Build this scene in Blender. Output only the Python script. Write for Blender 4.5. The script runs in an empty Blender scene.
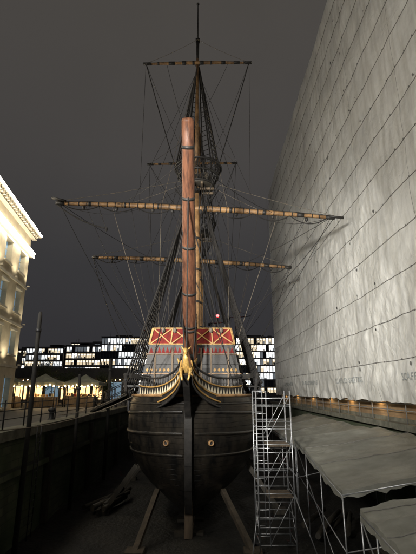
import bpy, math, random
from mathutils import Vector, Matrix, noise
random.seed(7)
R=math.radians
scene=bpy.context.scene

# ------------------------------------------------------------ materials
def newmat(name):
    m=bpy.data.materials.new(name); m.use_nodes=True
    return m, m.node_tree.nodes, m.node_tree.links
def surf(name,c1,c2=None,scale=3,rough=.7,bump=.2,bscale=20,metal=0,stretch=(1,1,1),detail=6,spec=.4,lo=.35,hi=.65,bdist=.02):
    m,n,l=newmat(name); b=n['Principled BSDF']
    c2=c2 or tuple(x*.6 for x in c1)
    tc=n.new('ShaderNodeTexCoord'); mp=n.new('ShaderNodeMapping'); mp.inputs['Scale'].default_value=stretch
    l.new(tc.outputs['Object'],mp.inputs[0])
    t=n.new('ShaderNodeTexNoise'); t.inputs['Scale'].default_value=scale; t.inputs['Detail'].default_value=detail; t.inputs['Roughness'].default_value=.65
    l.new(mp.outputs[0],t.inputs['Vector'])
    r=n.new('ShaderNodeValToRGB'); r.color_ramp.elements[0].position=lo; r.color_ramp.elements[1].position=hi
    r.color_ramp.elements[0].color=(*c2,1); r.color_ramp.elements[1].color=(*c1,1)
    l.new(t.outputs[0],r.inputs[0]); l.new(r.outputs[0],b.inputs['Base Color'])
    b.inputs['Roughness'].default_value=rough; b.inputs['Metallic'].default_value=metal
    b.inputs['Specular IOR Level'].default_value=spec
    if bump:
        t2=n.new('ShaderNodeTexNoise'); t2.inputs['Scale'].default_value=bscale; t2.inputs['Detail'].default_value=5
        l.new(mp.outputs[0],t2.inputs['Vector'])
        bp=n.new('ShaderNodeBump'); bp.inputs['Strength'].default_value=bump; bp.inputs['Distance'].default_value=bdist
        l.new(t2.outputs[0],bp.inputs['Height']); l.new(bp.outputs[0],b.inputs['Normal'])
    return m
def emit(name,c,s,sample=False):
    m,n,l=newmat(name); b=n['Principled BSDF']
    b.inputs['Base Color'].default_value=(*[min(x,.8) for x in c],1)
    b.inputs['Emission Color'].default_value=(*c,1); b.inputs['Emission Strength'].default_value=s
    if not sample: m.cycles.emission_sampling='NONE'
    return m
def brickmat(name,c1,c2,mortar,scale=1.0,moss=None,axis='YZ',rough=.85):
    m,n,l=newmat(name); b=n['Principled BSDF']
    tc=n.new('ShaderNodeTexCoord'); sp=n.new('ShaderNodeSeparateXYZ'); cb=n.new('ShaderNodeCombineXYZ')
    l.new(tc.outputs['Object'],sp.inputs[0])
    l.new(sp.outputs[axis[0]],cb.inputs[0]); l.new(sp.outputs[axis[1]],cb.inputs[1])
    br=n.new('ShaderNodeTexBrick'); br.inputs['Scale'].default_value=scale
    br.inputs['Brick Width'].default_value=.9; br.inputs['Row Height'].default_value=.35; br.inputs['Mortar Size'].default_value=.018
    br.inputs['Color1'].default_value=(*c1,1); br.inputs['Color2'].default_value=(*c2,1); br.inputs['Mortar'].default_value=(*mortar,1)
    l.new(cb.outputs[0],br.inputs['Vector'])
    t=n.new('ShaderNodeTexNoise'); t.inputs['Scale'].default_value=.6; t.inputs['Detail'].default_value=8
    l.new(tc.outputs['Object'],t.inputs['Vector'])
    mx=n.new('ShaderNodeMixRGB'); r=n.new('ShaderNodeValToRGB'); r.color_ramp.elements[0].position=.42; r.color_ramp.elements[1].position=.6
    l.new(t.outputs[0],r.inputs[0]); l.new(r.outputs[0],mx.inputs[0])
    l.new(br.outputs[0],mx.inputs[1]); mx.inputs[2].default_value=(*(moss or tuple(x*.5 for x in c1)),1)
    l.new(mx.outputs[0],b.inputs['Base Color']); b.inputs['Roughness'].default_value=rough
    bp=n.new('ShaderNodeBump'); bp.inputs['Strength'].default_value=.5; bp.inputs['Distance'].default_value=.03
    l.new(br.outputs['Fac'],bp.inputs['Height']); bp.invert=True; l.new(bp.outputs[0],b.inputs['Normal'])
    return m

M={}
M['spar']=surf('spar_wood',(.27,.155,.065),(.11,.062,.028),scale=2.2,rough=.55,stretch=(1,1,1),bump=.2,lo=.38,hi=.62)
M['sprit']=surf('bowsprit_wood',(.125,.052,.027),(.042,.018,.011),scale=3,rough=.5,stretch=(3,.5,.5),bump=.4,lo=.38,hi=.62,spec=.3)
M['dark']=surf('tarred_wood',(.020,.018,.016),(.008,.0075,.007),rough=.55)
M['pile']=surf('creosoted_pile',(.018,.016,.013),(.008,.008,.007),rough=.8)
M['rope']=surf('tarred_rope',(.018,.016,.014),(.008,.007,.007),scale=20,rough=.9)
M['hemp']=surf('hemp_rope',(.16,.13,.10),(.08,.07,.05),scale=20,rough=.9)
M['red']=surf('red_paint',(.17,.013,.009),(.075,.006,.005),rough=.75,spec=.2)
M['yellow']=surf('yellow_paint',(.40,.23,.06),(.20,.11,.03),rough=.6)
M['white']=surf('cream_paint',(.58,.52,.38),(.36,.31,.22),rough=.55,scale=8)
M['gold']=surf('gilding',(.50,.32,.10),(.22,.13,.035),rough=.45,metal=.3,scale=12)
M['wood']=surf('weathered_wood',(.15,.11,.072),(.06,.045,.03),scale=2.5,stretch=(2,2,.4),rough=.8)
M['wetwood']=surf('wet_timber',(.05,.042,.03),(.018,.016,.012),scale=2.5,stretch=(2,2,.4),rough=.6)
M['steel']=surf('galvanised_steel',(.46,.47,.48),(.26,.27,.28),rough=.4,metal=.7,scale=6)
M['iron']=surf('black_iron',(.022,.022,.024),rough=.5)
M['glassd']=surf('dark_glass',(.03,.04,.06),(.02,.03,.04),rough=.12,bump=0)
M['asphalt']=surf('asphalt',(.06,.06,.058),(.035,.035,.035),scale=1.5,rough=.8,bscale=60)
M['mud']=surf('dock_floor_mud',(.020,.018,.014),(.005,.005,.004),scale=.7,rough=.7,bump=.8,bscale=5,bdist=.12)
M['stone']=surf('coping_stone',(.17,.165,.13),(.08,.08,.06),scale=2,rough=.8)
M['limestone']=surf('limestone_trim',(.62,.57,.46),(.48,.43,.33),scale=1.5,rough=.8)
M['ochre']=brickmat('ochre_brick',(.34,.22,.11),(.27,.17,.085),(.20,.15,.10),scale=2.4,moss=(.18,.115,.06))
M['dockbrick']=brickmat('mossy_dock_brick',(.085,.095,.055),(.055,.064,.038),(.035,.038,.028),scale=1.1,moss=(.035,.052,.022))
M['dockbrickx']=brickmat('mossy_dock_brick_end',(.10,.095,.07),(.07,.068,.05),(.05,.05,.042),scale=2.0,moss=(.04,.055,.028),axis='XZ')

def hullmat():
    m,n,l=newmat('tarred_hull'); b=n['Principled BSDF']
    tc=n.new('ShaderNodeTexCoord')
    wb=n.new('ShaderNodeTexNoise'); wb.inputs['Scale'].default_value=.5; l.new(tc.outputs['Object'],wb.inputs['Vector'])
    sp=n.new('ShaderNodeSeparateXYZ'); l.new(tc.outputs['Object'],sp.inputs[0])
    mu=n.new('ShaderNodeMath'); mu.operation='MULTIPLY_ADD'; mu.inputs[1].default_value=4.6; l.new(sp.outputs[2],mu.inputs[0]); l.new(wb.outputs[0],mu.inputs[2])
    fr=n.new('ShaderNodeMath'); fr.operation='FRACT'; l.new(mu.outputs[0],fr.inputs[0])
    r0=n.new('ShaderNodeValToRGB'); r0.color_ramp.elements[0].position=.0; r0.color_ramp.elements[1].position=.10
    l.new(fr.outputs[0],r0.inputs[0])
    t=n.new('ShaderNodeTexNoise'); t.inputs['Scale'].default_value=1.0; t.inputs['Detail'].default_value=9; t.inputs['Roughness'].default_value=.75
    mp=n.new('ShaderNodeMapping'); mp.inputs['Scale'].default_value=(1.6,1.2,.7); l.new(tc.outputs['Object'],mp.inputs[0]); l.new(mp.outputs[0],t.inputs['Vector'])
    r=n.new('ShaderNodeValToRGB'); r.color_ramp.elements[0].position=.40; r.color_ramp.elements[1].position=.78
    r.color_ramp.elements[0].color=(.0035,.0035,.0035,1); r.color_ramp.elements[1].color=(.024,.019,.013,1)
    l.new(t.outputs[0],r.inputs[0])
    mx=n.new('ShaderNodeMixRGB'); mx.blend_type='MULTIPLY'; mx.inputs[0].default_value=.6
    l.new(r.outputs[0],mx.inputs[1]); l.new(r0.outputs[0],mx.inputs[2]); l.new(mx.outputs[0],b.inputs['Base Color'])
    rr=n.new('ShaderNodeMapRange'); rr.inputs[3].default_value=.18; rr.inputs[4].default_value=.55; l.new(t.outputs[0],rr.inputs[0]); l.new(rr.outputs[0],b.inputs['Roughness'])
    b.inputs['Specular IOR Level'].default_value=.4
    bp=n.new('ShaderNodeBump'); bp.inputs['Strength'].default_value=.6; bp.inputs['Distance'].default_value=.02
    ad=n.new('ShaderNodeMath'); ad.operation='MULTIPLY_ADD'; ad.inputs[1].default_value=.6; l.new(r0.outputs[0],ad.inputs[0]); l.new(t.outputs[0],ad.inputs[2])
    l.new(ad.outputs[0],bp.inputs['Height']); l.new(bp.outputs[0],b.inputs['Normal'])
    return m
M['hull']=hullmat()
def tarpmat(name,c1,c2,rough=.36,spec=.5,streak=.8,bs=.62,bd=.12):
    m,n,l=newmat(name); b=n['Principled BSDF']
    tc=n.new('ShaderNodeTexCoord')
    t=n.new('ShaderNodeTexNoise'); t.inputs['Scale'].default_value=.35; t.inputs['Detail'].default_value=10; t.inputs['Roughness'].default_value=.72
    l.new(tc.outputs['Object'],t.inputs['Vector'])
    r=n.new('ShaderNodeValToRGB'); r.color_ramp.elements[0].position=.32; r.color_ramp.elements[1].position=.68
    r.color_ramp.elements[0].color=(*c2,1); r.color_ramp.elements[1].color=(*c1,1); l.new(t.outputs[0],r.inputs[0])
    mp=n.new('ShaderNodeMapping'); mp.inputs['Scale'].default_value=(1,2.2,.25); l.new(tc.outputs['Object'],mp.inputs[0])
    t3=n.new('ShaderNodeTexNoise'); t3.inputs['Scale'].default_value=1.2; t3.inputs['Detail'].default_value=7; l.new(mp.outputs[0],t3.inputs['Vector'])
    r3=n.new('ShaderNodeValToRGB'); r3.color_ramp.elements[0].position=.35; r3.color_ramp.elements[1].position=.6
    r3.color_ramp.elements[0].color=(.74,.73,.70,1); r3.color_ramp.elements[1].color=(1,1,1,1); l.new(t3.outputs[0],r3.inputs[0])
    mx=n.new('ShaderNodeMixRGB'); mx.blend_type='MULTIPLY'; mx.inputs[0].default_value=streak
    l.new(r.outputs[0],mx.inputs[1]); l.new(r3.outputs[0],mx.inputs[2]); l.new(mx.outputs[0],b.inputs['Base Color'])
    b.inputs['Roughness'].default_value=rough; b.inputs['Specular IOR Level'].default_value=spec
    t2=n.new('ShaderNodeTexNoise'); t2.noise_type='RIDGED_MULTIFRACTAL'; t2.inputs['Scale'].default_value=.55; t2.inputs['Detail'].default_value=4; t2.inputs['Distortion'].default_value=1.0; t2.inputs['Roughness'].default_value=.45
    l.new(tc.outputs['Object'],t2.inputs['Vector'])
    t4=n.new('ShaderNodeTexNoise'); t4.inputs['Scale'].default_value=1.5; t4.inputs['Detail'].default_value=5; t4.inputs['Distortion'].default_value=1.2
    l.new(tc.outputs['Object'],t4.inputs['Vector'])
    # creases cluster in places, leaving calmer stretched areas between
    t5=n.new('ShaderNodeTexNoise'); t5.inputs['Scale'].default_value=.22; t5.inputs['Detail'].default_value=2; l.new(tc.outputs['Object'],t5.inputs['Vector'])
    ms5=n.new('ShaderNodeMapRange'); ms5.inputs[1].default_value=.38; ms5.inputs[2].default_value=.62; ms5.inputs[3].default_value=.35; ms5.inputs[4].default_value=1.15; l.new(t5.outputs[0],ms5.inputs[0])
    sm_=n.new('ShaderNodeMath'); sm_.operation='MULTIPLY_ADD'; sm_.inputs[1].default_value=.24
    l.new(t2.outputs[0],sm_.inputs[0]); l.new(t4.outputs[0],sm_.inputs[2])
    pr=n.new('ShaderNodeMath'); pr.operation='MULTIPLY'; l.new(sm_.outputs[0],pr.inputs[0]); l.new(ms5.outputs[0],pr.inputs[1])
    bp=n.new('ShaderNodeBump'); bp.inputs['Strength'].default_value=bs; bp.inputs['Distance'].default_value=bd
    l.new(pr.outputs[0],bp.inputs['Height']); l.new(bp.outputs[0],b.inputs['Normal'])
    return m
M['tarp']=tarpmat('scaffold_sheeting',(.72,.72,.69),(.50,.50,.475))
M['canvas']=tarpmat('canvas_cover',(.27,.27,.235),(.15,.15,.13),rough=.55,spec=.3,bs=.6,bd=.08)
M['seam']=surf('sheeting_seam',(.18,.175,.16),(.10,.095,.09),scale=6)
M['tear']=surf('sheeting_tear',(.02,.02,.02),(.01,.01,.01),bump=0)
M['print']=surf('sheeting_print',(.34,.36,.36),(.28,.30,.30),scale=6,bump=0)
M['cream']=surf('cream_render',(.66,.58,.42),(.50,.43,.30),scale=1.0,rough=.85,bump=.15)
M['concrete']=surf('dark_concrete',(.09,.09,.095),(.05,.05,.055),scale=.3,rough=.8)

# ------------------------------------------------------------ mesh builder
class MB:
    def __init__(s): s.v=[]; s.f=[]; s.m=[]; s.mats=[]; s.cur=0; s.sm=[]
    def mat(s,k):
        if k not in s.mats: s.mats.append(k)
        s.cur=s.mats.index(k); return s
    def face(s,idx,smooth=False): s.f.append(idx); s.m.append(s.cur); s.sm.append(smooth)
    def poly(s,pts):
        i=len(s.v); s.v+= [tuple(p) for p in pts]; s.face(list(range(i,i+len(pts))))
    def tube(s,pts,rad,n=6,cap=True):
        pts=[Vector(p) for p in pts]
        if not hasattr(rad,'__len__'): rad=[rad]*len(pts)
        i0=len(s.v); up=None
        for k,p in enumerate(pts):
            a=pts[max(k-1,0)]; b=pts[min(k+1,len(pts)-1)]; d=(b-a).normalized()
            if up is None: up=Vector((0,0,1)) if abs(d.z)<.9 else Vector((0,1,0))
            x=d.cross(up).normalized(); y=x.cross(d).normalized(); up=y
            for j in range(n):
                t=2*math.pi*j/n
                s.v.append(tuple(p+(x*math.cos(t)+y*math.sin(t))*rad[k]))
        for k in range(len(pts)-1):
            for j in range(n):
                a=i0+k*n+j; b=i0+k*n+(j+1)%n
                s.face([a,b,b+n,a+n],True)
        if cap:
            s.face([i0+j for j in range(n)][::-1]); e=i0+(len(pts)-1)*n; s.face([e+j for j in range(n)])
    def rope(s,a,b,r=.02,sag=0,n=4,k=None):
        a=Vector(a); b=Vector(b)
        if r<=.0165: r*=.82
        if sag==0: s.tube([a,b],r,n,False); return
        k=k or 10
        s.tube([a.lerp(b,i/k)-Vector((0,0,sag*4*(i/k)*(1-i/k))) for i in range(k+1)],r,n,False)
    def box(s,c,sz,rot=None):
        c=Vector(c); h=[x/2 for x in sz]; i=len(s.v)
        for dx in(-1,1):
            for dy in(-1,1):
                for dz in(-1,1):
                    p=Vector((dx*h[0],dy*h[1],dz*h[2]))
                    if rot is not None: p=rot@p
                    s.v.append(tuple(c+p))
        for f in((0,1,3,2),(4,6,7,5),(0,4,5,1),(2,3,7,6),(0,2,6,4),(1,5,7,3)): s.face([i+x for x in f])
    def beam(s,a,b,w,h):
        a=Vector(a); b=Vector(b); d=(b-a); L=d.length
        q=d.to_track_quat('Y','Z').to_matrix(); s.box((a+b)/2,(w,L,h),q)
    def grid(s,P,smooth=True):
        i=len(s.v); nu=len(P); nv=len(P[0])
        for row in P:
            for p in row: s.v.append(tuple(p))
        for a in range(nu-1):
            for b in range(nv-1):
                s.face([i+a*nv+b,i+(a+1)*nv+b,i+(a+1)*nv+b+1,i+a*nv+b+1],smooth)
    def lathe(s,c,prof,n=16,axis=Vector((0,0,1))):
        c=Vector(c); q=axis.to_track_quat('Z','Y').to_matrix()
        P=[[c+q@Vector((r*math.cos(2*math.pi*j/n),r*math.sin(2*math.pi*j/n),z)) for j in range(n+1)] for r,z in prof]
        s.grid(P)
    def obj(s,name,parent=None):
        me=bpy.data.meshes.new(name); me.from_pydata(s.v,[],s.f); 
        for k in s.mats: me.materials.append(M[k])
        me.polygons.foreach_set('material_index',s.m); me.polygons.foreach_set('use_smooth',s.sm); me.update()
        o=bpy.data.objects.new(name,me); scene.collection.objects.link(o)
        if parent: o.parent=parent
        return o
def empty(name,loc=(0,0,0)):
    o=bpy.data.objects.new(name,None); scene.collection.objects.link(o); o.empty_display_size=.5
    return o
def interp(x,T):
    if x<=T[0][0]: return T[0][1]
    for (a,b),(c,d) in zip(T,T[1:]):
        if x<=c: return b+(d-b)*(x-a)/(c-a)
    return T[-1][1]

ST=-1.65; FL=-6.2     # street level and dock floor (camera eye at z=0)
AX=-0.85              # ship centreline

# ------------------------------------------------------------ ground
g=MB().mat('asphalt')
def sheet(x0,x1,y0,y1,z): g.poly([(x0,y0,z),(x1,y0,z),(x1,y1,z),(x0,y1,z)])
sheet(-600,-8,-200,66,ST); sheet(9.9,600,-200,66,ST); sheet(-8,9.9,-200,1.2,ST)
sheet(-2500,2500,176,2600,ST)
g.obj('ground')
w=MB().mat('mud')
P=[[( -8+17.9*i/60, 1.2+64.8*j/140, FL+.10*noise.noise((i*.35,j*.35,0))+.05*noise.noise((i*1.1,j*1.1,4))) for j in range(141)] for i in range(61)]
w.grid(P); w.obj('dock_floor')
M['water']=surf('river_water',(.02,.025,.03),(.015,.02,.02),rough=.08,bump=.6,bscale=1.2,bdist=.2)
rv=MB().mat('water'); rv.poly([(-600,66.6,-4.6),(600,66.6,-4.6),(600,176,-4.6),(-600,176,-4.6)]); rv.obj('river_water')
eb=MB().mat('concrete'); eb.box((0,175.8,-3.3),(1200,.8,4.2)); eb.obj('embankment_wall')

# dock walls
dw=MB().mat('dockbrick')
P=[]
for j in range(261):
    y=1.2+64.8*j/260; row=[]
    for k in range(19):
        z=FL-.1+(ST-.32-FL+.1)*k/18
        row.append((-8+.05*noise.noise((y*.5,z*.7,1))+.04*noise.noise((y*1.7,z*2.7,6)) - .22*(k/18),y,z))
    P.append(row)
dw.grid(P)
dw.mat('stone')
y=1.2
while y<66:
    L=1.4+random.random()*.5; dw.box((-8.35+random.uniform(-.02,.02),y+L/2,ST-.12),(.9,L-.02,.38)); y+=L
dw.mat('wetwood')
for yy in(14.5,22,29.3,38,46,55): dw.box((-7.86,yy,-4.1),(.24,.28,4.0))
dw.mat('dockbrick')
dw.box((-7.98,33.5,-3.3),(.30,64,.22))
dw.mat('iron')
for k in range(14): dw.tube([(-7.75,19.8,FL+.3+k*.3),(-7.75,20.25,FL+.3+k*.3)],.018,5)
for yy in(19.8,20.25): dw.tube([(-7.75,yy,FL),(-7.75,yy,ST+.1)],.025,5)
dw.obj('dock_wall')
dr=MB().mat('dockbrick')
dr.poly([(9.9,1.2,FL-.1),(9.9,66,FL-.1),(9.9,66,ST-.02),(9.9,1.2,ST-.02)])
dr.mat('stone'); dr.box((9.75,33,ST-.12),(.5,64,.3))
dr.obj('dock_wall')
de=MB().mat('dockbrickx'); de.poly([(-8,1.2,FL-.1),(9.9,1.2,FL-.1),(9.9,1.2,ST-.01),(-8,1.2,ST-.01)]); de.obj('dock_wall')
dg=MB().mat('wetwood'); 
for i in range(30): dg.box((-7.9+i*.6,66,(ST+FL)/2),(.56,.4,ST-FL+.1))
dg.mat('iron'); dg.box((.9,65.7,ST-.3),(17.8,.25,.3)); dg.box((.9,65.7,-4),(17.8,.25,.3)); dg.obj('dock_gate')

# ------------------------------------------------------------ SHIP
ship=empty('sailing_ship')
STEM=[(-6.05,21.6),(-5.6,20.7),(-5,20.1),(-4,19.5),(-3,19.15),(-1.5,18.8),(0,18.5),(1.2,18.2)]
BZ=[(-6.05,.16),(-5.8,.5),(-5.4,1.3),(-5,1.95),(-4.5,2.55),(-4,2.92),(-3.3,3.25),(-2.4,3.42),(-1.4,3.40),(-.5,3.22),(.4,2.95),(1.4,2.65),(3.2,2.35)]
def stem(z): return interp(z,STEM)
def hb(Y,z):
    L=interp(z,[(-6,9),(-4.5,6.5),(-2.5,5.0),(0,4.6),(1.2,4.8)])
    t=max(0,min(1,(Y-stem(z))/L)); s=(1-(1-t)**2)**.62
    k=1.0
    if Y>38: k=1-((Y-38)/10.5)**2*interp(z,[(-6,.95),(-3,.75),(0,.42),(3,.45)])
    return max(.12,interp(z,BZ)*s*k)
def ztop(Y): return interp(Y,[(18,-.15),(20.5,-.25),(21.8,-.2),(23,.15),(28,.45),(29,.35),(37,.5),(38,1.6),(48.5,2.6)])
hull=MB().mat('hull')
NU,NV=90,44
for sgn in(-1,1):
    P=[]
    for i in range(NU+1):
        u=(i/NU)**1.7; row=[]
        for j in range(NV+1):
            v=j/NV
            Yg=18.2+u*30.3
            z=-6.05+v*(ztop(Yg)+6.05)
            ys=stem(z); Y=ys+u*(48.5-ys)
            row.append((AX+sgn*hb(Y,z),Y,z))
        if sgn>0: row=row[::-1]
        P.append(row)
    hull.grid(P)
P=[]
for j in range(20):
    z=-6+j/19*8.6; b=hb(48.5,z); P.append([(AX-b,48.5,z),(AX+b,48.5,z)])
hull.grid(P)
hull.mat('wood')
for a,b,z in((19.4,22,-.45),(22,28,-.1),(28,38,-.2),(38,48.3,1.4)):
    P=[]
    for i in range(9):
        Y=a+(b-a)*i/8; h=hb(Y,z)-.05; P.append([(AX-h,Y,z),(AX+h,Y,z)])
    hull.grid(P,False)
hull.obj('hull',ship)
wl=MB()
for z0,r,mt in((-2.9,.06,'hull'),(-2.0,.08,'hull'),(-1.1,.085,'hull'),(-.62,.045,'hull'),(-.26,.065,'spar')):
    wl.mat(mt)
    for sgn in(-1,1):
        pts=[]
        for i in range(90):
            Y=stem(z0)+.0+(i/89)**2.4*29
            zz=z0+.9*max(0,(Y-30)/18)**2+(.05*max(0,(23-Y)/5)**2 if z0>-.7 else .25*max(0,(23-Y)/5)**2)
            pts.append((AX+sgn*(hb(Y,zz)+.005),Y,zz))
        wl.tube(pts,r,8)
wl.obj('wales',ship)
sp=MB().mat('wood')
zs=[-6.1,-5.6,-5,-4,-3,-1.5,-.3]
for a,b in zip(zs,zs[1:]):
    sp.mat('wood' if b<=-4.9 else 'dark')
    sp.beam((AX,stem(a)-.12,a-.05),(AX,stem(b)-.12,b+.05),.30,.50)
sp.mat('wood')
sp.box((AX,20.2,-5.4),(.34,.5,1.55))
sp.box((AX,34.5,-6.08),(.36,27,.3)); sp.obj('stem_and_keel',ship)

# beakhead
bk=MB().mat('dark')
kn=[(19.0,-2.0),(18.3,-1.1),(17.5,-.45),(16.5,.10),(15.95,.55),(16.5,.70),(17.6,.15),(18.9,-.25)]
i=len(bk.v)
for sx in(-.13,.13):
    for y_,z_ in kn: bk.v.append((AX+sx,y_,z_))
nk=len(kn); bk.face([i+k for k in range(nk)]); bk.face([i+nk+k for k in range(nk)][::-1])
for k in range(nk): bk.face([i+k,i+(k+1)%nk,i+nk+(k+1)%nk,i+nk+k])
def beakpt(t,dz,s,out=0):
    Y=16.35+4.9*t; hw=.16+2.40*t**1.35+out
    z=.84-1.75*t**.65+.60*t**2.6+dz
    return (AX+s*hw,Y,z)
for s in(-1,1):
    for dz,r,mt in((0,.035,'yellow'),(.52,.035,'yellow'),(.98,.05,'dark'),(-.32,.035,'yellow'),(-.62,.04,'dark')):
        bk.mat(mt)
        bk.tube([beakpt(t/20,dz*(.5+.5*t/20) ,s,.03) for t in range(21)],r,6)
    N=17
    hf=lambda t:(.5+.5*t)
    for k in range(N):
        t0=.03+.97*(k/N)**.85; t1=.03+.97*((k+1)/N)**.85; tm=(t0+t1)/2
        lo=lambda t:beakpt(t,.03,s); hi=lambda t:beakpt(t,.50*hf(t),s)
        bk.mat('dark'); bk.poly([lo(t0),lo(t1),hi(t1)]); bk.poly([lo(t0),hi(t1),hi(t0)])
        a=beakpt(t0+.002,.05,s,.025); b=beakpt(t1-.002,.05,s,.025); c=beakpt(tm,.46*hf(tm),s,.025)
        bk.mat('white'); bk.poly([a,b,c])
        bk.mat('dark'); bk.poly([beakpt(t0,-.02,s),beakpt(t1,-.02,s),beakpt(t1,-.62*hf(t1),s,-.1*t1),beakpt(t0,-.62*hf(t0),s,-.1*t0)])
        bk.mat('dark'); bk.tube([beakpt(tm,.5*hf(tm),s,.02),beakpt(tm,.98*hf(tm),s,.02)],.03,5)
bk.mat('wood')
P=[[beakpt(t/10,.02,-1),beakpt(t/10,.02,1)] for t in range(11)]; bk.grid(P,False)
bk.mat('wood')
for t in(.35,.5,.65,.8,.95): bk.beam(beakpt(t,.1,-1),beakpt(t,.1,1),.12,.1)
bk.obj('beakhead',ship)
# figurehead: gilded hind
fg=MB().mat('gold')
fx=AX; dz=-.50
def F(x,y,z): return (fx+x,y,z+dz)
fg.tube([F(0,17.3,.95),F(0,16.8,1.15),F(0,16.3,1.3),F(0,16.05,1.6),F(0,15.95,1.9)],[.14,.2,.19,.11,.08],10)
fg.tube([F(0,16.05,1.86),F(0,15.9,1.98),F(0,15.7,1.92),F(0,15.52,1.82)],[.06,.11,.08,.045],10)
for s in(-1,1):
    fg.tube([F(s*.08,15.98,2.0),F(s*.18,16.02,2.12)],[.045,.015],6)
    fg.tube([F(s*.14,16.4,1.25),F(s*.19,15.95,1.25),F(s*.15,15.75,1.0),F(s*.11,15.65,.85)],[.10,.07,.045,.035],8)
    fg.tube([F(s*.12,16.9,1.25),F(s*.30,16.9,1.55),F(s*.40,17.1,1.75)],[.10,.06,.02],8)
fg.obj('figurehead',ship)

# forecastle
fc=MB()
def fcx(z): return interp(z,[(-.6,2.9),(-.1,2.72),(.8,2.5),(2.25,2.22),(3.2,2.02)])
Yf,Yb=21.7,27.5
lv=[-.6,-.1,.35,.8,1.3,1.8,2.25]
for a,b in zip(lv,lv[1:]):
    fc.mat('dark')
    xa,xb=fcx(a),fcx(b)
    fc.poly([(AX-xa,Yf,a),(AX+xa,Yf,a),(AX+xb,Yf,b),(AX-xb,Yf,b)])
    for s in(-1,1): fc.poly([(AX+s*xa,Yf,a),(AX+s*xa,Yb,a),(AX+s*xb,Yb,b),(AX+s*xb,Yf,b)])
fc.mat('wood'); fc.poly([(AX-2.2,Yf,2.2),(AX+2.2,Yf,2.2),(AX+2.2,Yb,2.2),(AX-2.2,Yb,2.2)])
for z in lv[1:]:
    fc.mat('spar' if z in(.8,1.8) else 'dark'); x=fcx(z)
    fc.beam((AX-x-.03,Yf-.04,z),(AX+x+.03,Yf-.04,z),.06,.045)
    for s in(-1,1): fc.beam((AX+s*(x+.04),Yf,z),(AX+s*(x+.04),Yb,z),.06,.045)
for row,(z0,z1) in enumerate(((1.86,2.18),(.88,1.12),(-.03,.24))):
    kc=('red','yellow','white')[row]
    for s in(-1,1):
        for k in range(22):
            y0=Yf+.05+k*.26
            fc.mat(kc); fc.poly([(AX+s*(fcx(z0)+.02),y0,z0),(AX+s*(fcx(z0)+.02),y0+.25,z0),(AX+s*(fcx(z1)+.02),y0+.125,z1)])
    xw=fcx(z0)-.08; nn=int(2*xw/.21); st=2*xw/nn
    for k in range(nn):
        x0=AX-xw+k*st
        if row and abs(x0-AX+st/2)<.55: continue
        if row==1:
            zc=(z0+z1)/2; xc=x0+st/2; fc.mat('yellow'); fc.poly([(xc,Yf-.015,z0+.02),(xc+st*.38,Yf-.015,zc),(xc,Yf-.015,z1-.02),(xc-st*.38,Yf-.015,zc)]); continue
        fc.mat(kc); fc.poly([(x0,Yf-.015,z0+.01),(x0+st*.95,Yf-.015,z0+.01),(x0+st*.47,Yf-.015,z1-.01)])
fc.mat('wood')
for x in(-1.9,-1.0,-.5,.5,1.0,1.9): fc.box((AX+x,Yf-.05,.85),(.09,.08,2.5))
fc.mat('tear'); 
for x in(-.75,.75): fc.box((AX+x,Yf-.022,.5),(.4,.03,1.2))
z0,z1=2.32,3.15
def band(p0,p1,q0,q1,nrm,n):
    p0,p1,q0,q1,nrm=map(Vector,(p0,p1,q0,q1,nrm))
    fc.mat('red'); fc.poly([p0,p1,q1,q0])
    fc.mat('yellow')
    for A,B in((p0,p1),(q0,q1)): fc.beam(A+nrm*.03,B+nrm*.03,.07,.055)
    for k in range(n):
        a=p0.lerp(p1,k/n); b=p0.lerp(p1,(k+1)/n); c=q0.lerp(q1,k/n); d=q0.lerp(q1,(k+1)/n)
        fc.beam(a+nrm*.03,d+nrm*.03,.04,.055); fc.beam(b+nrm*.045,c+nrm*.045,.04,.055)
        fc.beam(a+nrm*.05,c+nrm*.05,.06,.055)
    fc.beam(p1+nrm*.05,q1+nrm*.05,.06,.055)
xa,xb=fcx(z0),fcx(z1)
band((AX-xa,Yf,z0),(AX+xa,Yf,z0),(AX-xb,Yf,z1),(AX+xb,Yf,z1),(0,-1,0),4)
for s in(-1,1): band((AX+s*xa,Yf,z0),(AX+s*xa,Yb,z0),(AX+s*xb,Yf,z1),(AX+s*xb,Yb,z1),(s,0,0),5)
fc.mat('dark')
for x in(-1.75,-1.2,-.65,.65,1.2,1.75):
    fc.tube([(AX+x,Yf+.05,3.15),(AX+x,Yf+.05,3.38+.1*(abs(x)<1))],.045,6)
fc.mat('hemp')
for x in(-1.5,-.9,1.0,1.55): fc.lathe((AX+x,Yf-.1,3.12),[(.03,-.22),(.10,-.16),(.10,-.02),(.04,.05)],8)
fc.obj('forecastle',ship)
sc=MB()
for k,(a,b,z0,z1) in enumerate(((38,48.4,1.5,3.0),(42,48.4,3.0,4.4))):
    for s in(-1,1):
        sc.mat('red' if k else 'dark'); xa,xb=2.3-k*.25,2.1-k*.25
        sc.poly([(AX+s*xa,a,z0),(AX+s*xa,b,z0+.4),(AX+s*xb,b,z1+.5),(AX+s*xb,a,z1)])
        sc.mat('yellow'); sc.beam((AX+s*xb,a,z1),(AX+s*xb,b,z1+.5),.1,.1)
    sc.mat('wood'); sc.poly([(AX-xa,a,z0),(AX+xa,a,z0),(AX+xb,a,z1-.6),(AX-xb,a,z1-.6)])
sc.poly([(AX-2.2,48.4,1.8),(AX+2.2,48.4,1.8),(AX+1.8,48.6,4.9),(AX-1.8,48.6,4.9)])
sc.obj('sterncastle',ship)
ch=MB().mat('dark')
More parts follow.
